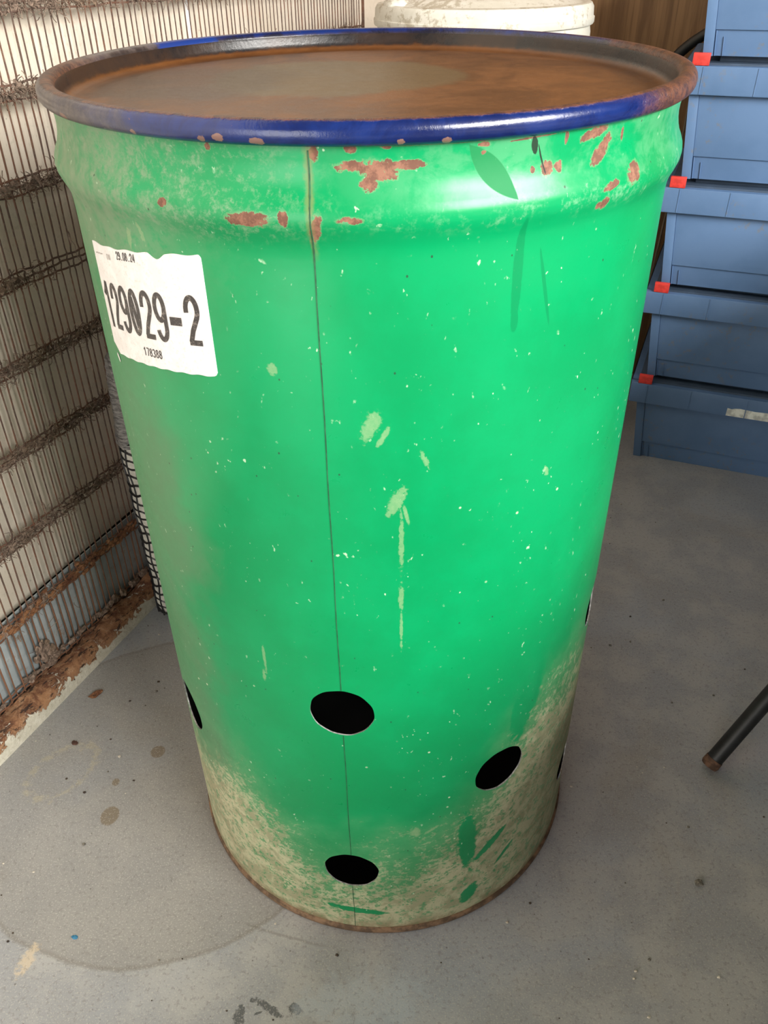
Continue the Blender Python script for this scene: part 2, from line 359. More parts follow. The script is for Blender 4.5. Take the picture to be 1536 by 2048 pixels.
def mat_ring():
    m = M('blue_ring_paint'); c = m.coord(); x, y, z = m.xyz(c)
    n = m.noise(c, 22, 6, 0.7, 0.6); n2 = m.noise(c, 90, 5, 0.75); n3 = m.noise(c, 300, 3, 0.7); r = (x*x+y*y).sqrt()
    blue = m.mix(n.step(0.3, 0.7), (0.003, 0.009, 0.060), (0.004, 0.016, 0.100))
    rust = m.mix(n2.step(0.3, 0.7), (0.032, 0.013, 0.008), (0.115, 0.042, 0.016))
    grey = m.mix(n2.step(0.3, 0.7), (0.055, 0.045, 0.038), (0.12, 0.098, 0.075))
    top = ((z*0.75-(r-0.2917)*0.9)+(n-0.5)*0.0042+(n2-0.5)*0.002).step(0.0010, 0.0042)
    front = y.step(0.10, -0.02)
    side = (x-y*0.15+(n-0.5)*0.05).step(0.225, 0.262)
    left = (x+(n-0.5)*0.05).step(-0.15, -0.25)
    col = m.mix(left*0.8, blue, grey)
    back = y.step(0.02, 0.12)*((z-0.004)+(n-0.5)*0.01).step(0.004, -0.001)
    col = m.mix(back*0.85, col, m.mix(n.step(0.4, 0.6), (0.010, 0.008, 0.009), (0.030, 0.018, 0.012)))
    rm = (top*front).max(side)
    col = m.mix(rm*0.92, col, rust)
    bare = m.ell(x, y, -0.212, 0.197, 0.048, 0.02, 0.75)+(n-0.5)*1.2
    col = m.mix(bare.step(1.0, 0.8), col, (0.006, 0.026, 0.15))
    spots = (n2*0.7+n*0.4).step(0.80, 0.90); col = m.mix(spots*0.6, col, (0.16, 0.07, 0.035))
    ch = None                                    # chips down to primer along the lower edge
    for a_, w_, zz in ((-14.5, 0.0055, -0.005), (-20, 0.0045, -0.0035), (-22.5, 0.0035, -0.0055), (-34, 0.003, -0.006), (4, 0.003, -0.006), (-52, 0.006, -0.005), (10, 0.004, -0.006)):
        dx, dy = 0.3*math.sin(R_(a_)), -0.3*math.cos(R_(a_))
        e = m.ell(x, y, dx, dy, w_, w_)+((z-zz)*(1/0.0028)).pow(2.0); ch = e if ch is None else ch.min(e)
    col = m.mix((ch+(n2-0.5)*1.4+(n3-0.5)*1.2).step(1.1, 0.8)*0.9, col, (0.20, 0.11, 0.085))
    m.set('Base Color', col).set('Roughness', (rm*0.14+left*0.12+n*0.12+0.17).min(0.6)).set('Specular IOR Level', 0.55).bump(n2*(rm*0.9+0.12)+n3*rm*0.5+n*0.2, 0.5, 0.0025); return m.mat
def mat_lid():
    m = M('rusty_lid'); c = m.coord(); x, y, z = m.xyz(c); n = m.noise(c, 9, 6, 0.65, 0.8); n2 = m.noise(c, 70, 6, 0.75); n3 = m.noise(m.vec(x*40, y*80, z*40), 2.0, 5, 0.75)
    col = m.mix(n.step(0.25, 0.75), (0.060, 0.022, 0.007), (0.125, 0.048, 0.014)); col = m.mix(n2.step(0.5, 0.9)*0.4, col, (0.19, 0.078, 0.022))
    mid = m.ell(x, y, -0.035, 0.04, 0.135, 0.125)+(n-0.5)*0.6+(n2-0.5)*0.2   # worn olive-grey middle
    col = m.mix(mid.step(1.0, 0.72)*0.75, col, (0.088, 0.068, 0.034))
    lft = m.ell(x, y, -0.18, 0.03, 0.12, 0.12)+(n-0.5)*0.8
    col = m.mix(lft.step(1.1, 0.5)*0.6, col, (0.040, 0.028, 0.019))
    ringd = (m.ell(x, y, -0.03, 0.03, 0.14, 0.115)-1.0).abs().step(0.4, 0.05)  # dark specks
    col = m.mix((n3*0.55+n2*0.45).step(0.68, 0.78)*(ringd*0.75+y.step(0.02, 0.2)*0.6+0.12), col, (0.035, 0.013, 0.006))
    r = (x*x+y*y).sqrt(); wall = r.step(0.2775, 0.2800)
    col = m.mix(r.step(0.255, 0.275)*0.4, col, (0.10, 0.034, 0.006))
    wc = m.mix(n.step(0.35, 0.65), (0.008, 0.007, 0.008), (0.022, 0.012, 0.008)); wc = m.mix((z+(n2-0.5)*0.006).step(-0.007, -0.011)*0.6, wc, (0.10, 0.035, 0.008))
    col = m.mix(wall, col, wc)
    m.set('Base Color', col).set('Roughness', (n*0.18+n2*0.14+0.24-wall*0.10).max(0.1)).set('Specular IOR Level', 0.45).bump(n2*0.5+n3*0.25, 0.35, 0.0012); return m.mat
MAT_DRUMS = [mat_drum(z) for z in ('bottom', 'middle', 'top')]; MAT_RING, MAT_LID = mat_ring(), mat_lid()
MAT_INSIDE = plain('drum_inside', (0.006, 0.006, 0.006), 0.75, 0.2, 30)  # near-black: shade of the hollow drum is put into the colour
MAT_CUT = plain('bare_cut_steel', (0.62, 0.62, 0.60), 0.35, 0.3, 200, 0.6)
MAT_CHIME = plain('rusty_chime', (0.15, 0.09, 0.05), 0.75, 0.45, 60)
MAT_SEAM = plain('dark_seam', (0.012, 0.075, 0.032), 0.6, 0.4, 80)
def mat_label():
    m = M('label_paper'); c = m.coord(); n = m.noise(c, 60, 5, 0.7); f = m.noise(c, 330, 4, 0.7); d = m.noise(m.scale(c, 1, 1, 4), 40, 5, 0.7)
    col = m.mix(n.step(0.35, 0.75), (0.68, 0.655, 0.65), (0.76, 0.74, 0.735)); col = m.mix(f.step(0.60, 0.72)*0.45, col, (0.50, 0.46, 0.42))
    col = m.mix((d.step(0.80, 0.95))*0.4, col, (0.62, 0.48, 0.30))
    m.set('Base Color', col).set('Roughness', 0.42).bump(n, 0.25, 0.001); return m.mat
def mat_ink():
    m = M('black_print'); c = m.coord(); f = m.noise(c, 300, 5, 0.8); d = m.noise(m.scale(c, 1, 1, 3), 70, 5, 0.75)
    col = m.mix((f*0.6+d*0.5).step(0.60, 0.70)*0.75, (0.022, 0.018, 0.020), (0.20, 0.17, 0.15))
    m.set('Base Color', col).set('Roughness', 0.4); return m.mat
MAT_LABEL, MAT_INK, MAT_FADED = mat_label(), mat_ink(), plain('faded_print', (0.36, 0.32, 0.30), 0.5, 0.3, 300)

drum = thing('steel_drum', 'large green steel drum with rusty lid, blue closing ring and round holes', 'drum')
def body_r(z):
    return 0.2912-(0.2912-0.2893)*z/0.93
prof = [(0.2912, 0.004), (0.2912, 0.012)]+[(body_r(z), z) for z in [i*0.93/31 for i in range(1, 32)]]
prof += [(0.2893, 0.940), (0.2895, 0.950), (0.2902, 0.958), (0.2922, 0.965), (0.2953, 0.9715), (0.2975, 0.977), (0.2981, 0.982), (0.2974, 0.987), (0.2954, 0.992), (0.2930, 0.9965), (0.2912, 1.002), (0.2899, 1.008), (0.2893, 1.014), (0.2896, 1.020), (0.2905, 1.026), (0.2905, 1.032)]
TH = 0.0016
inner = [(r-TH, z) for r, z in reversed(prof)]; inner[-1] = (inner[-1][0], prof[0][1])
b = B(); b.lathe(prof+inner, 256, closed=True)
me = b.mesh('body', [MAT_DRUMS[0]])
body = link('body', me, drum)
HOLES = [(-8.75, .457), (68.5, .452), (162, .457), (-99, .455), (29.4, .309), (-61.5, .309), (119, .31), (-151, .31), (-8.9, .1515), (66.5, .150), (162, .15), (-99, .15)]
cb = B()
for az, z in HOLES:
    d = Vector((math.sin(R_(az)), -math.cos(R_(az)), 0)); t = Vector((math.cos(R_(az)), math.sin(R_(az)), 0)); n = 56
    ph = random.random()*6
    vs = []
    for rr in (0.25, 0.33):
        for k in range(n):
            a = 2*PI*k/n; q = HOLE_R*(1+0.008*math.sin(5*a+ph)+0.006*math.sin(11*a+ph*2))
            vs.append(d*rr+t*(q*math.cos(a))+Vector((0, 0, z+q*math.sin(a))))
    cb.add(vs, [tuple(reversed(range(n))), tuple(range(n, 2*n))]+[(k, (k+1) % n, n+(k+1) % n, n+k) for k in range(n)])
cutter = cb.obj('cutter', MAT_CUT)
md = body.modifiers.new('holes', 'BOOLEAN'); md.operation = 'DIFFERENCE'; md.object = cutter; md.solver = 'EXACT'
bpy.context.view_layer.update()
nm = bpy.data.meshes.new_from_object(body.evaluated_get(bpy.context.evaluated_depsgraph_get()))
body.modifiers.clear(); bpy.data.objects.remove(cutter); body.data = nm; nm.name = 'body'
nm.materials.clear()
for mm in (*MAT_DRUMS, MAT_INSIDE, MAT_CUT): nm.materials.append(mm)
uvl = nm.uv_layers.new(name='UVMap') if not nm.uv_layers else nm.uv_layers[0]
for p in nm.polygons:
    c = p.center; rad = Vector((c.x, c.y, 0)).normalized(); dn = p.normal.dot(rad)
    p.material_index = 3 if dn < -0.35 else (0 if c.z < ZLO else 1 if c.z < ZHI else 2)
    if c.z < 0.9 and c.z > 0.02 and abs(dn) < 0.35: p.material_index = 4
    a0 = math.atan2(c.x, -c.y)
    for li in p.loop_indices:
        v = nm.vertices[nm.loops[li].vertex_index].co; a = math.atan2(v.x, -v.y)
        while a-a0 > PI: a -= 2*PI
        while a-a0 < -PI: a += 2*PI
        uvl.data[li].uv = (a*RB, v.z)
nm.polygons.foreach_set('use_smooth', [True]*len(nm.polygons)); nm.set_sharp_from_angle(angle=R_(40))
body['label'] = 'green painted steel shell with cut round holes'
def on_drum(az, z, off):                       # a point on the drum's skin
    r = None
    for (r0, z0), (r1, z1) in zip(prof, prof[1:]):
        if z0 <= z <= z1: r = r0+(r1-r0)*(z-z0)/max(1e-9, z1-z0); break
    if r is None: r = prof[0][0]
    r += off; return Vector((r*math.sin(R_(az)), -r*math.cos(R_(az)), z))
# welded seam, in three stretches between the holes
b = B()
for z0, z1 in ((0.012, .1515-HOLE_R-.001), (.1515+HOLE_R+.001, .457-HOLE_R-.001), (.457+HOLE_R+.001, 1.026)):
    n = max(8, int((z1-z0)/0.006)); vs = []
    for i in range(n+1):
        z = z0+(z1-z0)*i/n; w_ = 0.00045 if z < 0.94 else 0.0006
        a = -8.9+0.65*z+0.05*math.sin(z*40)
        da = math.degrees(w_/RB)
        for k, o_ in ((-1, -0.0002), (-0.6, 0.0005), (0.6, 0.0005), (1, -0.0002)): vs.append(on_drum(a+da*k, z, o_))
    b.add(vs, [(i*4+k, i*4+k+1, i*4+k+5, i*4+k+4) for i in range(n) for k in range(3)])
b.obj('weld_seam', MAT_SEAM, drum)['label'] = 'thin dark welded seam'
b = B(); pr = []
for i in range(14):
    a = 2*PI*i/14; pr.append((0.2912+0.0030*math.cos(a), 0.0070+0.0070*math.sin(a)))
b.lathe(pr, 192, closed=True); b.lathe([(0.0, 0.010), (0.2905, 0.010)], 96, mi=1)
b.obj('bottom_chime', [MAT_CHIME, MAT_INSIDE], drum, smooth=50)['label'] = 'rusty rolled bottom edge'
RZ = 1.0393; TILT = R_(0.40)
b = B(); pr = []
for i in range(28):
    a = 2*PI*i/28; cx, cz = math.cos(a), math.sin(a)
    pr.append((0.2917+0.0084*math.copysign(abs(cx)**0.9, cx), 0.0086*math.copysign(abs(cz)**0.9, cz)))
b.lathe(pr, 256, closed=True)
ring = b.obj('closing_ring', MAT_RING, drum, smooth=60); ring['label'] = 'dark blue rolled closing ring worn to rust'
ring.location = (0, 0, RZ); ring.rotation_euler = (TILT, 0, 0)
b = B(); b.lathe([(r, z-1.0393) for r, z in ((0.2880, 1.0425), (0.2838, 1.0425), (0.2826, 1.040), (0.2812, 1.034), (0.2795, 1.0302), (0.2765, 1.0275), (0.272, 1.0262), (0.262, 1.0262), (0.250, 1.0276), (0.243, 1.0280), (0.20, 1.0280), (0.15, 1.0282), (0.10, 1.0284), (0.05, 1.0284), (0.0, 1.0284))], 256)
lid = b.obj('lid', MAT_LID, drum, smooth=50); lid['label'] = 'flat rusty brown lid sunk below the ring'
lid.location = (0, 0, RZ); lid.rotation_euler = (TILT, 0, 0)

# ---- paper label with its numbers
LX0, LZ0, LSL = -57.2, 0.8268, 0.127
def lab(x, y, off): return on_drum(LX0+math.degrees(x/RB), LZ0+LSL*x+y, off)
LW = 0.1548
b = B(); n = 96; vs = []
for i in range(n+1):
    x = LW*i/n; y0, y1 = 0.0, 0.1015
    y1 += 0.0006*math.sin(x*210)
    if x < 0.012: y0 = 0.009*(1-x/0.012)**0.8
    if 0.096 < x < 0.118: y1 -= 0.0042*math.sin((x-0.096)/0.022*PI)**1.4
    if x < 0.035: y1 += 0.002*(1-x/0.035)
    if x > LW-0.004: k = (x-(LW-0.004))/0.004; y1 -= 0.003*(1-math.sqrt(max(0, 1-k*k))); y0 += 0.003*(1-math.sqrt(max(0, 1-k*k)))
    y0 += 0.0004*math.sin(x*330+1)
    for yy, of in ((y0, -0.0002), (y0, 0.0007), ((y0+y1)/2, 0.0007), (y1, 0.0007), (y1, -0.0002)): vs.append(lab(x, yy, of))
fs = [(i*5+k, i*5+5+k, i*5+6+k, i*5+1+k) for i in range(n) for k in range(4)]+[(0, 1, 2, 3, 4), tuple(n*5+k for k in (4, 3, 2, 1, 0))]
b.add(vs, fs)
paper = b.obj('paper_label', MAT_LABEL, drum); paper['label'] = 'worn white paper label printed 129029-2'
b = B(); pts = [(0.0005, -0.006), (0.0015, -0.0075), (0.004, -0.0115), (0.0052, -0.0125), (0.0062, -0.0115), (0.0060, -0.009), (0.0045, -0.0055), (0.0025, -0.0035), (0.001, -0.0035)]
b.add([lab(x+0.0005, y+0.002, 0.0006) for x, y in pts], [tuple(range(len(pts)))]); b.obj('paper_scrap', MAT_LABEL, paper)
def arc(cx, cy, rx, ry, a0, a1, n=22): return [(cx+rx*math.cos(R_(a0+(a1-a0)*i/n)), cy+ry*math.sin(R_(a0+(a1-a0)*i/n))) for i in range(n+1)]
def seg(*p):
    out = []
    for (x0, y0), (x1, y1) in zip(p, p[1:]): out += [(x0+(x1-x0)*i/6, y0+(y1-y0)*i/6) for i in range(6)]
    return out+[p[-1]]
GL = {'0': [arc(.5, .5, .40, .45, 0, 360, 36)], 'Z': [arc(.5, .5, .38, .44, 0, 360, 36), seg((.32, .82), (.68, .18))], '1': [seg((.12, .70), (.36, .82), (.56, .99)), seg((.56, .99), (.56, 0))],
      '2': [arc(.5, .70, .38, .25, 190, -15, 22)+seg((.80, .56), (.42, .30), (.20, .07)), seg((.08, .06), (.95, .06))],
      '9': [arc(.5, .70, .37, .25, 0, 360, 30), seg((.87, .70), (.87, .34))+arc(.5, .30, .37, .25, 0, -165, 18)],
      '8': [arc(.5, .74, .32, .21, 0, 360, 26), arc(.5, .28, .38, .23, 0, 360, 26)], '7': [seg((.08, .94), (.92, .94), (.42, 0))], '3': [arc(.48, .73, .36, .22, 160, -80, 18), arc(.48, .28, .40, .24, 85, -160, 18)],
      '4': [seg((.70, 0), (.70, .98), (.08, .28), (.98, .28))], '.': [seg((.30, .07), (.70, .07))], '-': [seg((.0, .46), (1, .46))], 'N': [seg((.15, 0), (.15, 1), (.85, 0), (.85, 1))]}
def text(name, items, mat, stroke, off=0.0010):
    b = B()
    for ch, x, y, w_, h_ in items:
        for path in GL[ch]:
            P = [Vector((x+px*w_, y+py*h_)) for px, py in path]; n = len(P); closed = (P[0]-P[-1]).length < 1e-6; L = []
            for i in range(n):
                if closed: t = P[(i+1) % (n-1)]-P[(i-1) % (n-1)]
                else: t = P[min(i+1, n-1)]-P[max(i-1, 0)]
                t.normalize(); nr = Vector((-t.y, t.x))
                st = stroke*(1.5 if ch == '-' else 1.0)
                for k in (-1, 1): q = P[i]+nr*(st*k); L.append(lab(q.x, q.y, off))
            b.add(L, [(2*i, 2*i+2, 2*i+3, 2*i+1) for i in range(n-1)])
    return b.obj(name, mat, paper)
def ax(az): return R_(az-LX0)*RB
text('printed_number', [(c, ax(a), 0.0265 if c != '-' else 0.0265, w_, 0.043) for c, a, w_ in (('1', -56.2, .0135), ('2', -53.0, .0135), ('9', -49.6, .0145), ('Z', -46.2, .0150), ('2', -42.5, .0150), ('9', -38.9, .0150), ('-', -35.2, .0135), ('2', -31.6, .0155))], MAT_INK, 0.0024)
text('printed_date', [(c, ax(-47.3)+i*0.0037, 0.0925-0.0006*0, .0030, .0070) for i, c in enumerate('29.08.24')], MAT_INK, 0.00042)
text('printed_code', [(c, ax(-44.2)+i*0.0046, 0.0095, .0037, .0078) for i, c in enumerate('178388')], MAT_INK, 0.00050)
text('faded_word', [(c, ax(-51.2)+i*0.0042, 0.0905, .0030, .0050) for i, c in enumerate('0N')]+[('-', ax(-56)+i*0.0028, 0.0912+0.0004*(i % 2), .0018, .006) for i in range(6)], MAT_FADED, 0.00030)

# ================================================================== RUSTY WOVEN SCREEN AGAINST THE LEFT WALL
def mat_wire():
    m = M('rusty_wire'); p = m.pos(); n = m.noise(p, 18, 5, 0.7); f = m.noise(p, 150, 4, 0.7); x, y, z = m.xyz(p)
    c = m.mix(n.step(0.40, 0.66), (0.085, 0.050, 0.037), (0.14, 0.062, 0.036)); c = m.mix(f.step(0.5, 0.75)*0.6, c, (0.17, 0.12, 0.085))
    c = m.mix((z+(n-0.5)*0.25).step(0.24, 0.10)*0.75, c, (0.20, 0.085, 0.040))
    m.set('Base Color', c).set('Roughness', 0.8).bump(f, 0.6, 0.001); return m.mat
def mat_fluff():
    m = M('dusty_fluff'); p = m.pos(); f = m.noise(p, 120, 5, 0.75); n = m.noise(p, 12, 4)
    c = m.mix(f.step(0.3, 0.7), (0.10, 0.070, 0.052), (0.28, 0.20, 0.15)); c = m.mix(n.step(0.5, 0.7)*0.4, c, (0.17, 0.11, 0.06))
    m.set('Base Color', c).set('Roughness', 0.95); return m.mat
def mat_rust():
    m = M('flaky_rust'); p = m.pos(); f = m.noise(p, 90, 6, 0.75); n = m.noise(p, 26, 6, 0.7, 0.6)
    c = m.mix(n.step(0.3, 0.7), (0.13, 0.045, 0.018), (0.32, 0.145, 0.06)); c = m.mix(f.step(0.5, 0.75)*0.6, c, (0.40, 0.22, 0.11)); c = m.mix(f.step(0.42, 0.30)*0.8, c, (0.03, 0.014, 0.008))
    m.set('Base Color', c).set('Roughness', 0.85).bump(f+n*0.6, 0.8, 0.004); return m.mat
def mat_bar():
    m = M('chipped_bar'); c0 = m.coord(); x, y, z = m.xyz(c0); p = c0; f = m.noise(p, 80, 6, 0.75); n = m.noise(p, 24, 6, 0.7, 0.8); g = m.noise(p, 45, 5, 0.7)
    rust = m.mix(n.step(0.3, 0.7), (0.14, 0.052, 0.024), (0.36, 0.18, 0.085)); rust = m.mix(f.step(0.5, 0.72)*0.6, rust, (0.46, 0.29, 0.17)); rust = m.mix(m.noise(m.scale(c0, .35, 1, 1), 110, 4, 0.7).step(0.40, 0.31)*0.9, rust, (0.03, 0.015, 0.01))
    paint = m.mix(g.step(0.35, 0.7), (0.60, 0.56, 0.45), (0.70, 0.66, 0.55)); paint = m.mix(f.step(0.62, 0.75)*0.5, paint, (0.35, 0.27, 0.17))
    k = (z-y*0.0+(n-0.5)*0.055+(f-0.5)*0.012).step(0.030, 0.027)*y.step(-0.010, -0.013)
    c = m.mix(k, rust, paint)
    m.set('Base Color', c).set('Roughness', 0.8).bump(f+n*0.6-k*0.5, 0.7, 0.004); return m.mat
MAT_WIRE, MAT_FLUFF, MAT_RUST, MAT_BAR = mat_wire(), mat_fluff(), mat_rust(), mat_bar()
def mat_galv():
    m = M('galvanised_sheet'); p = m.pos(); n = m.noise(p, 14, 5, 0.65); f = m.voro(p, 70)
    c = m.mix(n.step(0.3, 0.7), (0.40, 0.46, 0.48), (0.52, 0.57, 0.58)); c = m.mix(f.step(0.2, 0.6)*0.2, c, (0.36, 0.42, 0.45)); c = m.mix(m.noise(p, 40, 5, .7).step(0.64, 0.74)*0.55, c, (0.33, 0.19, 0.10))
    m.set('Base Color', c).set('Roughness', 0.42).set('Metallic', 0.25); return m.mat
MAT_GALV = mat_galv()

EL = R_(-1.0); NY = 0.0
screen = thing('wire_screen', 'rusty woven wire screen clogged with dusty fluff leaning along cream wall', 'screen', RM(A0-0.047, B0, 0.0))
# local axes: X along the wall (dipping a little), Y away from the wall, Z up in the screen
Rm = Matrix((E2, E1, Vector((0, 0, 1)))).transposed()
dv = E2*math.cos(EL)+Vector((0, 0, math.sin(EL)))
upv = Vector((0, 0, 1))*math.cos(EL)-E2*math.sin(EL)
# right-handed frame: X = dv, Z = upv, Y = Z x X (towards the wall)
Yv = upv.cross(dv)
screen.matrix_world = Matrix(((dv.x, Yv.x, upv.x, screen.location.x), (dv.y, Yv.y, upv.y, screen.location.y), (dv.z, Yv.z, upv.z, screen.location.z), (0, 0, 0, 1)))
LEV = [0.040, 0.177, 0.317, 0.459, 0.595, 0.7195, 0.848, 0.971, 1.079, 1.20, 1.32]
S0, S1, PITCHW = -0.31, 1.455, 0.0153
TOP = 1.36
def wire_mesh(sgn, k):
    rnd = random.Random(k); pts = []; z = 0.028
    zs = sorted(set([0.028, TOP]+[l+d for l in LEV for d in (-0.020, -0.0105, -0.005, 0, 0.005, 0.0105, 0.020)]+[0.11, 0.25, 0.39, 0.53, 0.66, 0.78, 0.91, 1.03, 1.14, 1.26]))
    for z in zs:
        if z < 0.028 or z > TOP: continue
        y = 0.0
        for l in LEV:
            for j, d in enumerate((-0.0105, 0, 0.0105)):
                if abs(z-l-d) < 1e-6: y = 0.0013*sgn*(1 if j % 2 else -1)
        pts.append((rnd.uniform(-1, 1)*0.0007, y, z))
    b = B(); b.tube(pts, [0.00135*rnd.uniform(0.85, 1.2) for _ in pts], 6); return b.mesh('wire', MAT_WIRE, 60)
VW = [wire_mesh((-1)**k, k) for k in range(8)]
x = S0; k = 0
while x < S1:
    o = link('wire', VW[(k % 2)+2*random.randrange(4)], screen); o.location = (x+random.uniform(-0.0016, 0.0016), 0, 0)
    o.rotation_euler = (0, random.uniform(-1, 1)*0.0014, 0); x += PITCHW; k += 1
def cross_mesh(k):
    rnd = random.Random(50+k); b = B(); pts = []; x = S0-0.01; i = 0
    while x < S1+0.005:
        pts.append((x, 0.0016*(-1)**(i+k), 0.0011*math.sin(x*31+k*2.1)+0.0009*math.sin(x*77+k))); x += PITCHW; i += 1
    fine = []
    for p, q in zip(pts, pts[1:]):
        fine.append(p); fine.append(((p[0]+q[0])/2, 0.0, (p[2]+q[2])/2))
    b.tube(fine+[pts[-1]], 0.0016, 6); return b.mesh('cross_wire', MAT_WIRE, 60)
HW = [cross_mesh(k) for k in range(6)]
for i, l in enumerate(LEV):
    for j, d in enumerate((-0.0105, 0, 0.0105)):
        o = link('cross_wire', HW[(i+j) % 2+2*random.randrange(3)], screen); o.location = (0, 0, l+d)
        if i in (1,):
            pass
# fluff and dirt caught on the cross wires
b = B(); rnd = random.Random(3)
def fibre(p, ln, r):
    a = rnd.uniform(-1, 1)*1.9; e = rnd.gauss(0, 0.8); d = Vector((math.cos(e)*math.cos(a), math.sin(a)*0.35, math.sin(e))); q = p; pts = [p]
    for _ in range(3):
        d = (d+Vector((rnd.gauss(0, .45), rnd.gauss(0, .25), rnd.gauss(0, .45)))).normalized(); q = q+d*(ln/3); pts.append(q.copy())
    b.tube(pts, r, 3, cap=False)
ICO = bmesh.new(); bmesh.ops.create_icosphere(ICO, subdivisions=2, radius=1.0); ICO.verts.ensure_lookup_table()
IV = [v.co.copy() for v in ICO.verts]; IF = [tuple(v.index for v in f.verts) for f in ICO.faces]; ICO.free()
def lump(bb, p, sx, sy, sz, amp=0.45, mi=0):
    sd = Vector((rnd.uniform(0, 50), rnd.uniform(0, 50), rnd.uniform(0, 50)))
    vs = []
    for v in IV:
        q = 1+amp*mnoise.noise(v*1.7+sd)+amp*0.7*mnoise.noise(v*4.1+sd); vs.append(p+Vector((v.x*sx*q, v.y*sy*q, v.z*sz*q)))
    bb.add(vs, IF, mi)
for i, l in enumerate(LEV):
    if i == 0: continue
    x = S0
    while x < S1:
        den = 0.5+0.9*mnoise.noise(Vector((x*5.0, l*9.1, 2.2)))
        if i == 1: den *= 0.25
        if i in (2, 3, 4, 8): den += 0.35
        if den > 0.15:
            if rnd.random() < min(1, den*0.8): lump(b, Vector((x, rnd.uniform(-0.003, 0.002), l+rnd.gauss(0, 0.005))), rnd.uniform(0.003, 0.009), rnd.uniform(0.002, 0.004), rnd.uniform(0.002, 0.006), 0.8)
            for _ in range(int(den*11*(1.0 if x < 0.75 else 0.4))+1):
                fibre(Vector((x+rnd.gauss(0, 0.006), rnd.uniform(-0.006, 0.001), l+rnd.gauss(0, 0.007))), rnd.uniform(0.006, 0.020), rnd.uniform(0.00035, 0.0009))
        x += 0.0055
for _ in range(90):                            # strands hanging on the upright wires
    x = S0+PITCHW*rnd.randrange(int((S1-S0)/PITCHW)); z = rnd.uniform(0.06, 1.15)
    fibre(Vector((x, -0.002, z)), rnd.uniform(0.01, 0.04), 0.0005)
    if rnd.random() < 0.5: lump(b, Vector((x, -0.001, z)), 0.002, 0.002, rnd.uniform(0.004, 0.012), 0.5)
for _ in range(60): lump(b, Vector((rnd.uniform(-0.28, 0.35), rnd.uniform(-0.004, 0.002), 0.046+rnd.random()*0.012)), rnd.uniform(.004, .012), .004, rnd.uniform(.003, .008), .6)
for _ in range(14): lump(b, Vector((0.0+rnd.gauss(0, 0.012), -0.003, 0.085+rnd.gauss(0, 0.014))), .006, .003, .008, .6); fibre(Vector((0.0+rnd.gauss(0, .014), -0.004, 0.085+rnd.gauss(0, .016))), .03, .0005)
fl = b.obj('caught_fluff', MAT_FLUFF, screen); fl['kind'] = 'stuff'; fl['label'] = 'grey-brown dusty fluff and fibres'
# flaky rust crust on the lowest full band
b = B(); x = S0
while x < S1:
    lump(b, Vector((x, -0.0015, 0.177+rnd.gauss(0, 0.0055))), rnd.uniform(.005, .011), .0028, rnd.uniform(.0025, .006), .6); x += 0.0048
rc = b.obj('rust_crust', MAT_RUST, screen); rc['kind'] = 'stuff'; rc['label'] = 'orange flaky rust crust'
# bottom bar of the screen frame
b = B(); n = 300; prof2 = [(-0.049, 0.0), (-0.049, 0.012), (-0.0485, 0.024), (-0.048, 0.033), (-0.044, 0.0375), (-0.036, 0.0395), (-0.026, 0.0405), (-0.016, 0.041), (-0.008, 0.0405), (-0.003, 0.038), (-0.0015, 0.033), (-0.0015, 0.0)]
vs = []
for i in range(n+1):
    xx = S0-0.0+(1.47-S0)*i/n; s_ = xx*math.cos(EL)
    for j, (y, z) in enumerate(prof2):
        q = mnoise.noise(Vector((xx*18, y*60, z*60)))*0.0045+mnoise.noise(Vector((xx*70, y*140, z*90)))*0.003
        f_ = 1.0 if z > 0.03 else (0.15 if z > 0.01 else 0)
        if y > -0.02 and z > 0.02: f_ *= 1.4
        vs.append(Vector((xx, y+q*0.4*f_, z+q*f_)))
m_ = len(prof2)
b.add(vs, [(i*m_+j, i*m_+j+1, (i+1)*m_+j+1, (i+1)*m_+j) for i in range(n) for j in range(m_-1)]+[tuple(range(m_)), tuple(n*m_+j for j in reversed(range(m_)))])
bar = b.obj('bottom_bar', MAT_BAR, screen, smooth=40); bar['label'] = 'rusted frame bar with flaking cream paint'
bar.matrix_parent_inverse = screen.matrix_world.inverted() @ Matrix(((E2.x, -E1.x, 0, screen.location.x), (E2.y, -E1.y, 0, screen.location.y), (0, 0, 1, 0), (0, 0, 0, 1)))
b = B(); b.box(S1, S1+0.006, -0.002, 0.004, 0.02, TOP); b.obj('end_strip', MAT_WIRE, screen, bevel=0.001)
# galvanised strip standing behind the screen
b = B(); n = 40
for i in range(n):
    x0, x1 = S0+(1.46-S0)*i/n, S0+(1.46-S0)*(i+1)/n
    h0, h1 = 0.187-0.012*x0+0.002*math.sin(x0*9), 0.187-0.012*x1+0.002*math.sin(x1*9)
    def P(x, a, z): return RM(A0+a, B0+x, z)
    b.add([P(x0, -0.060, 0), P(x1, -0.060, 0), P(x1, -0.060, h1), P(x0, -0.060, h0), P(x0, -0.062, 0), P(x1, -0.062, 0), P(x1, -0.062, h1), P(x0, -0.062, h0)], [(0, 1, 2, 3), (5, 4, 7, 6), (3, 2, 6, 7), (1, 0, 4, 5)])
sheet = b.obj('backing_sheet', MAT_GALV, screen); sheet['label'] = 'low pale galvanised sheet strip'
sheet.matrix_parent_inverse = screen.matrix_world.inverted()
# white strip on the wall
b = B(); pts = [RM(WL+0.004, B0+0.766, z) for z in (0.985, 1.1, 1.3, 1.6, 2.0)]
b.tube(pts, 0.0042, 8); tag(b.obj('white_cable', plain('white_plastic', (0.85, 0.85, 0.84), 0.35), smooth=60), 'short white cable running up the cream wall behind the wires', 'cable')

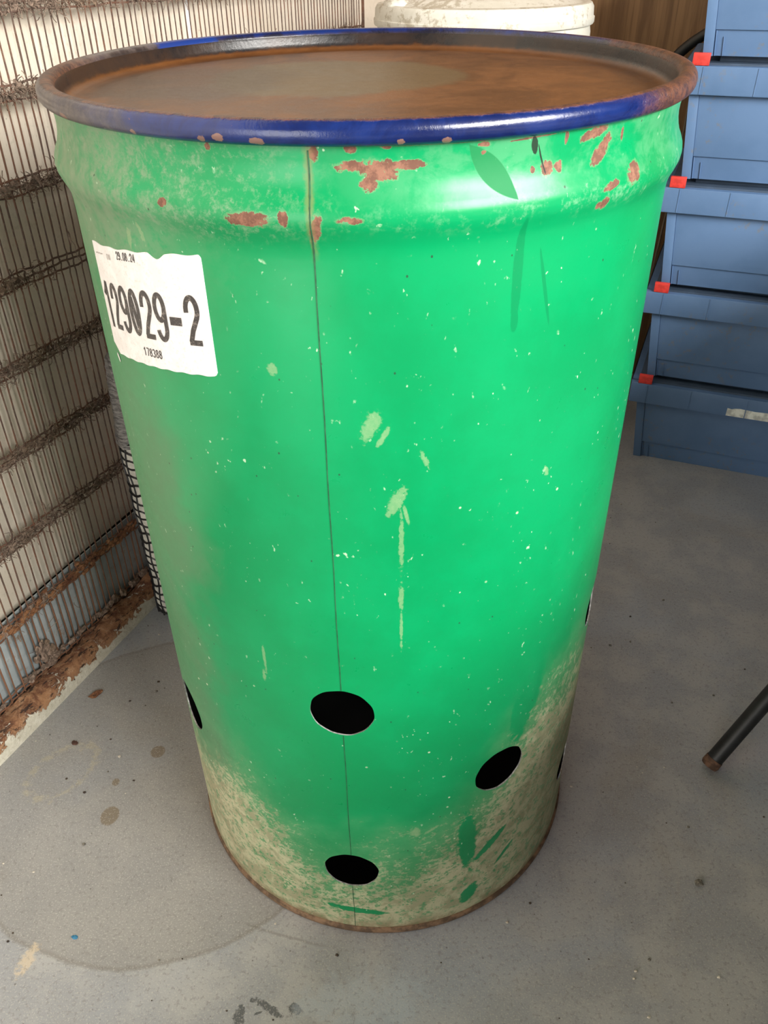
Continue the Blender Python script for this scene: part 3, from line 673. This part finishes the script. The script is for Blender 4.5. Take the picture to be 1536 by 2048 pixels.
# ================================================================== ROLL OF BLACK NETTING
roll = thing('netting_roll', 'standing roll of black netting over white core, grey plastic at top', 'roll', RM(A0+0.040, B0+0.263, 0))
RR = 0.035; HR = 0.585
b = B(); pr = [(0.0, 0.004), (RR*0.8, 0.004), (RR*0.9, 0.012)]+[(RR*0.955+0.0012*math.sin(z*55), z) for z in [0.03+i*0.02 for i in range(19)]]+[(RR*0.8, 0.42), (RR*0.5, 0.55), (0.0, 0.555)]
b.lathe(pr, 40); b.obj('white_core', plain('dull_white_foam', (0.55, 0.53, 0.46), 0.7, 0.12, 60), roll, smooth=50)
b = B()
for k in range(12):
    a = 2*PI*k/12; pts = []
    for i in range(40):
        z = 0.004+0.42*i/39; r = RR*0.97+0.0012*math.sin(z*55); aa = a+0.10*math.sin(z*13)+0.05*math.sin(z*61+k)
        pts.append((r*math.cos(aa), r*math.sin(aa), z))
    b.tube(pts, 0.0020+0.0006*(k % 2), 5)
for k in range(23):
    z0 = 0.008+k*0.0185; pts = []
    for i in range(33):
        a = 2*PI*i/32; pts.append(((RR*0.98)*math.cos(a), (RR*0.98)*math.sin(a), z0+0.003*math.sin(a*2+k)+0.0016*math.sin(a*7+k*2)))
    b.tube(pts, 0.0023, 5)
b.obj('black_netting', plain('black_netting', (0.008, 0.008, 0.009), 0.35), roll)
rnd = random.Random(11)
b = B(); nr, nz = 40, 30; vs = []
for j in range(nz):
    z = 0.405+(HR-0.405)*j/(nz-1); t = j/(nz-1)
    for i in range(nr):
        a = 2*PI*i/nr; r = RR*(1.08-0.40*t)*(1+0.05*math.sin(a*7+z*40)+0.05*mnoise.noise(Vector((math.cos(a)*3, math.sin(a)*3, z*26)))+0.03*math.sin(z*420+3*math.sin(a*2)))
        if t > 0.9: r *= 1-0.5*(t-0.9)/0.1
        vs.append((r*math.cos(a), r*math.sin(a), z))
b.add(vs, [(j*nr+i, j*nr+(i+1) % nr, (j+1)*nr+(i+1) % nr, (j+1)*nr+i) for j in range(nz-1) for i in range(nr)]+[tuple((nz-1)*nr+i for i in range(nr))])
mpl = M('grey_film'); mc = mpl.coord(); mn = mpl.noise(mpl.scale(mc, 1, 1, 5), 60, 5, 0.7); mpl.set('Base Color', mpl.mix(mn.step(0.3, 0.7), (0.10, 0.095, 0.09), (0.34, 0.32, 0.30))).set('Roughness', 0.28).set('Transmission Weight', 0.15).bump(mn, 0.5, 0.003)
b.obj('plastic_wrap', mpl.mat, roll, smooth=60)

# ================================================================== STACK OF BLUE CRATES
def mat_crate():
    m = M('blue_grey_plastic'); c = m.coord(); oi = m.nt.nodes.new('ShaderNodeObjectInfo'); rnd_ = S(m, oi.outputs['Random'])
    p = m.pos(); x, y, z = m.xyz(p); n = m.noise(p, 9, 5, 0.6); f = m.noise(p, 70, 5, 0.7); sc = m.noise(m.scale(p, 1, 1, 0.25), 60, 4, 0.7)
    col = m.mix(n.step(0.3, 0.7), (0.10, 0.185, 0.345), (0.115, 0.205, 0.375))
    col = m.mix(sc.step(0.88, 1.0)*0.4, col, (0.33, 0.40, 0.50))
    col = m.mix(f.step(0.60, 0.72)*m.noise(p, 6, 2).step(0.5, 0.65)*0.5, col, (0.20, 0.18, 0.14))
    ca, cb_, cz = m.xyz(c)
    m.set('Base Color', col).set('Roughness', f*0.2+0.38).bump(f, 0.08, 0.001); return m.mat
MAT_CRATE = mat_crate(); MAT_CLIP = plain('red_plastic', (0.62, 0.045, 0.035), 0.45, 0.15, 90); MAT_LIDP = plain('dark_blue_plastic', (0.05, 0.08, 0.13), 0.6, 0.1, 20)
MAT_STICK = plain('torn_sticker', (0.74, 0.76, 0.70), 0.6, 0.25, 60)
CW, CD, CH = 0.59, 0.385, 0.234
def tap(v):                                    # the body widens towards the top
    k = v.z/0.168; return Vector((v.x-0.016*k*(1-2*v.x/CW), v.y-0.004*k*(1-2*v.y/CD), v.z))
HANG = R_(-22.8); CD1 = Vector((math.cos(HANG), math.sin(HANG), 0)); CN = Vector((-CD1.y, CD1.x, 0)); CA = Vector((0.687, 0.9629, 0))
names = ['bottom crate of the blue stack, torn pale sticker on its rim', 'second blue crate from the floor, above the one with the sticker', 'middle blue crate of the stack, two crates above the floor one',
         'blue crate second from top of stack, brown grime at its lower left', 'topmost blue crate of the stack, cut off by the picture edge']
proto = None
def build_crate():
    root = thing('plastic_crate', names[0], 'crate', group='blue crates stacked beside the board wall')
    b = B(); e = 0.004
    b.box(0.003, CW-0.003, 0.007, CD-0.003, 0.0, 0.168, tf=tap)
    for x0, x1 in ((0, 0.019), (CW-0.019, CW)):
        b.box(x0, x1, 0.0, 0.03, 0.0, 0.168, tf=tap); b.box(x0, x1, CD-0.03, CD, 0.0, 0.168, tf=tap)
    b.box(0.0195, CW-0.0195, 0.0022, 0.009, 0.046, 0.168, tf=tap)
    b.box(0.021, 0.0225, 0.003, 0.009, 0.0, 0.0445, tf=tap); b.box(0.036, 0.0372, 0.0042, 0.009, 0.0, 0.034, tf=tap); b.box(CW-0.0225, CW-0.021, 0.003, 0.009, 0, 0.0445, tf=tap)
    b.box(0.0, 0.006, 0.03, CD-0.03, 0.046, 0.168, tf=tap); b.box(CW-0.006, CW, 0.03, CD-0.03, 0.046, 0.168, tf=tap)
    b.obj('body', MAT_CRATE, root, bevel=0.0009)
    b = B(); x0, x1, y0, y1 = -0.036, CW+0.036, -0.019, CD+0.019
    b.box(x0, x1, y0, y0+0.020, 0.166, 0.218); b.box(x0, x1, y1-0.020, y1, 0.166, 0.218); b.box(x0, x0+0.020, y0+0.020, y1-0.020, 0.166, 0.218); b.box(x1-0.020, x1, y0+0.020, y1-0.020, 0.166, 0.218)
    rim = b.obj('rim', MAT_CRATE, root, bevel=0.0016)
    b = B(); b.box(-0.0009, 0.0009, y0-0.0012, y0+0.003, 0.1675, 0.2165); rme = b.mesh('rim_rib', MAT_CRATE)
    for xx in (0.004, 0.108, 0.24, CW-0.24, CW-0.108, CW-0.004): link('rim_rib', rme, rim).location = (xx, 0, 0)
    b = B(); b.box(x0+0.016, x1-0.016, y0+0.016, y1-0.016, 0.205, 0.222); b.box(0.03, CW-0.03, 0.03, CD-0.03, 0.222, CH)
    b.obj('lid', MAT_LIDP, root, bevel=0.001)
    for xx in (-0.020, CW-0.013):
        b = B(); b.box(xx, xx+0.033, -0.0185, -0.0085, 0.2185, 0.241); b.box(xx+0.001, xx+0.032, -0.0085, -0.0055, 0.2185, 0.236)
        b.obj('clip', MAT_CLIP, root, bevel=0.0035)['label'] = 'red plastic lid clip'
    return root
def copy_tree(o, parent=None):
    c = o.copy(); COL.objects.link(c); c.parent = parent
    for ch in list(o.children): copy_tree(ch, c)
    return c
proto = build_crate()
crates = [proto]+[copy_tree(proto) for _ in range(4)]
for i, o in enumerate(crates):
    o['label'] = names[i]; p = CA+CD1*(-0.0035*i-(0.004 if i == 2 else 0))+CN*(0.002*(i % 2))
    o.location = (p.x, p.y, CH*i); o.rotation_euler = (0, 0, HANG)
b = B(); pts = [(0.198, 0.1675), (0.345, 0.1675), (0.345, 0.190), (0.318, 0.1885), (0.300, 0.1905), (0.262, 0.1885), (0.226, 0.1905), (0.214, 0.1888), (0.209, 0.1862), (0.1985, 0.188)]
vs = [(x, -0.0193, z) for x, z in pts]+[(x, -0.0185, z) for x, z in pts]; n = len(pts)
b.add(vs, [tuple(range(n)), tuple(reversed(range(n, 2*n)))]+[(k, (k+1) % n, n+(k+1) % n, n+k) for k in range(n)])
b.obj('torn_sticker', MAT_STICK, crates[0])['label'] = 'torn pale paper sticker'

# ================================================================== WHITE BARREL BEHIND THE DRUM
def mat_barrel():
    m = M('dirty_white_plastic'); c = m.coord(); n = m.noise(c, 9, 6, 0.65); f = m.noise(c, 60, 5, 0.75)
    col = m.mix(n.step(0.35, 0.7), (0.60, 0.58, 0.50), (0.70, 0.68, 0.61)); col = m.mix((n*0.5+f*0.6).step(0.58, 0.72)*0.7, col, (0.33, 0.28, 0.19))
    m.set('Base Color', col).set('Roughness', 0.5).bump(f, 0.15, 0.002); return m.mat
MAT_BARREL = mat_barrel()
bar_ = thing('plastic_barrel', 'grimy white plastic barrel with screw lid behind the green drum', 'barrel', (0.244, 1.10, 0))
RBR = 0.2205
b = B(); b.lathe([(0, 0.002), (RBR*0.86, 0.002), (RBR*0.93, 0.02), (RBR*0.99, 0.12), (RBR*1.02, 0.3), (RBR*1.03, 0.5), (RBR*1.02, 0.7), (RBR*1.01, 0.88), (RBR*1.012, 0.975), (RBR*1.00, 0.9885), (0, 0.9885)], 96)
b.obj('body', MAT_BARREL, bar_, smooth=40)
b = B(); b.lathe([(RBR*0.97, 0.990), (RBR*1.028, 0.990), (RBR*1.036, 0.993), (RBR*1.036, 1.002), (RBR*1.026, 1.0035), (RBR*1.024, 1.008), (RBR*1.02, 1.020), (RBR*1.0, 1.027), (RBR*0.955, 1.029), (RBR*0.93, 1.026), (RBR*0.90, 1.0265), (RBR*0.80, 1.036), (RBR*0.72, 1.040), (0, 1.042)], 128)
lidb = b.obj('screw_lid', MAT_BARREL, bar_, smooth=40)
b = B()
for k in range(2):
    a = 2*PI*(k*0.5)+3.45; d = Vector((math.cos(a), math.sin(a), 0)); t = Vector((-d.y, d.x, 0))
    lump(b, d*(RBR*0.86)+Vector((0, 0, 1.028)), 0.030, 0.045, 0.014, 0.1)
b.obj('grip_lug', MAT_BARREL, lidb, smooth=60)

# ================================================================== TABLE AT THE RIGHT: ONE SLANTED LEG IN VIEW, UNSEEN TOP ADDED FOR SHADE
MAT_TUBE = plain('black_tube', (0.006, 0.0065, 0.0075), 0.5, 0.4, 50); MAT_FOOT = plain('rusty_foot', (0.09, 0.045, 0.025), 0.85, 0.4, 120)
MAT_TOP = plain('added_top_dark', (0.10, 0.085, 0.07), 0.6, 0.2, 10)
foot = Vector((0.5368, -0.0359, 0.0)); fa, fb = foot.dot(E1), foot.dot(E2)
TB0, TB1, TA0, TA1, TZ = -1.7, 1.05, 0.745, 1.85, 0.76
table = thing('work_table', 'table at the right edge, one slanted black tube leg visible, unseen top added for shade', 'table', RM((TA0+TA1)/2, (TB0+TB1)/2, 0))
def rel(p): return p-table.location
def leg(p0, p1, r=0.0135):
    dd = (p1-p0).normalized(); b = B(); b.tube([rel(p0+dd*0.02), rel(p0+dd*0.3), rel(p1)], r, 16); lg = b.obj('leg', MAT_TUBE, table, smooth=40)
    b = B(); b.tube([rel(p0+dd*0.010), rel(p0+dd*0.014), rel(p0+dd*0.026)], [r, r*1.1, r*1.06], 16); b.obj('rusty_foot', MAT_FOOT, lg, smooth=40)['label'] = 'rusty open tube end'
ld = Vector((0.0907, 0.0437, 0.125))/0.125
for p0, sg in ((foot, 1), (foot-E2*1.15, 1)):                      # crossed legs
    d2 = Vector((ld.x, ld.y, 0)); p1 = p0+Vector((d2.x*(TZ-0.02), d2.y*(TZ-0.02), TZ-0.02)); leg(p0, p1)
    q0 = Vector((p1.x+0.18, p1.y-0.02, 0)); q1 = Vector((p0.x+0.40, p0.y+0.24, TZ-0.02)); leg(q0+d2*0.1, q1+d2*0.25)
b = B(); b.box(TA0, TA1, TB0, TB1, TZ-0.02, TZ+0.012, tf=lambda v: rel(RM(v.x, v.y, v.z))); b.obj('added_shade_top', MAT_TOP, table, bevel=0.002)  # unseen top, added to shade the floor on the right

# ================================================================== BITS IN THE CORNER AND ON THE FLOOR
b = B(); pts = []
ctl = [(0.27, 0.985), (0.185, 0.942), (0.115, 0.884), (0.06, 0.78), (0.03, 0.55), (0.02, 0.25), (0.03, 0.012)]
for k in range(len(ctl)-1):
    for i in range(6):
        t = i/6; a = ctl[max(k-1, 0)]; c = ctl[k]; d = ctl[k+1]; e = ctl[min(k+2, len(ctl)-1)]
        f = lambda p0, p1, p2, p3: 0.5*(2*p1+(p2-p0)*t+(2*p0-5*p1+4*p2-p3)*t*t+(3*p1-p0-3*p2+p3)*t**3)
        pts.append(RM(f(a[0], c[0], d[0], e[0]), 1.595, f(a[1], c[1], d[1], e[1])))
b.tube(pts+[RM(0.03, 1.595, 0.012)], 0.0125, 12)
tag(b.obj('black_hose', MAT_TUBE, smooth=50), 'black hose drooping in the dark corner behind the blue crates', 'hose')
b = B(); pts = []
for i in range(30):
    t = i/29; pts.append(RM(0.166-0.028*t+0.003*math.sin(t*6), 1.612, 0.78*(1-t)+0.004))
b.tube(pts, 0.0030, 6); tag(b.obj('thin_cable', plain('brown_cable', (0.30, 0.24, 0.18), 0.5), smooth=60), 'thin brownish cable hanging between the crates and the drum', 'cable')
rnd = random.Random(5)
def crumb(name, x, y, sx, sy, sz, mat, label, cat):
    b = B(); lump(b, Vector((0, 0, sz*0.8)), sx, sy, sz, 0.5); o = b.obj(name, mat); o.location = (x, y, 0); o.rotation_euler = (0, 0, rnd.random()*6); return tag(o, label, cat)
MAT_LEAF = plain('brown_leaf', (0.07, 0.03, 0.02), 0.8, 0.3, 200); MAT_BLUEBIT = plain('blue_chip', (0.03, 0.19, 0.34), 0.5, 0.2, 200); MAT_STONE = plain('crumb_grey', (0.16, 0.145, 0.12), 0.9, 0.4, 200); MAT_DARK = plain('crumb_dark', (0.05, 0.035, 0.025), 0.9, 0.4, 200)
crumb('leaf_scrap', -0.5387, 0.0521, 0.006, 0.0045, 0.0015, MAT_LEAF, 'small dark brown leaf scrap on the floor near the rusty bar', 'scrap')
crumb('paint_chip', -0.4403, -0.2868, 0.0045, 0.003, 0.001, MAT_BLUEBIT, 'tiny blue paint chip on the floor inside the round stain', 'chip')
crumb('rust_flake', -0.531, 0.163, 0.013, 0.006, 0.004, MAT_RUST, 'rust flake lying beside the bottom bar of the screen', 'flake')
crumb('stone_crumb', 0.4593, -0.2331, 0.006, 0.005, 0.004, MAT_STONE, 'pale stone crumb on the dark floor right of the drum', 'crumb')
b = B()
for _ in range(170):
    x, y = rnd.uniform(-0.66, 0.75), rnd.uniform(-0.42, 0.75)
    if math.hypot(x, y) < 0.31 or Vector((x, y, 0)).dot(E1) < A0+0.02: continue
    s_ = rnd.uniform(0.0008, 0.0026); lump(b, Vector((x, y, s_*0.5)), s_, s_*rnd.uniform(.6, 1), s_*0.6, 0.4, rnd.randrange(3))
o = b.obj('floor_grit', [MAT_STONE, MAT_DARK, plain('crumb_pale', (0.55, 0.5, 0.42), 0.9)]); o['kind'] = 'stuff'; tag(o, 'fine grit scattered over the grey floor', 'grit')
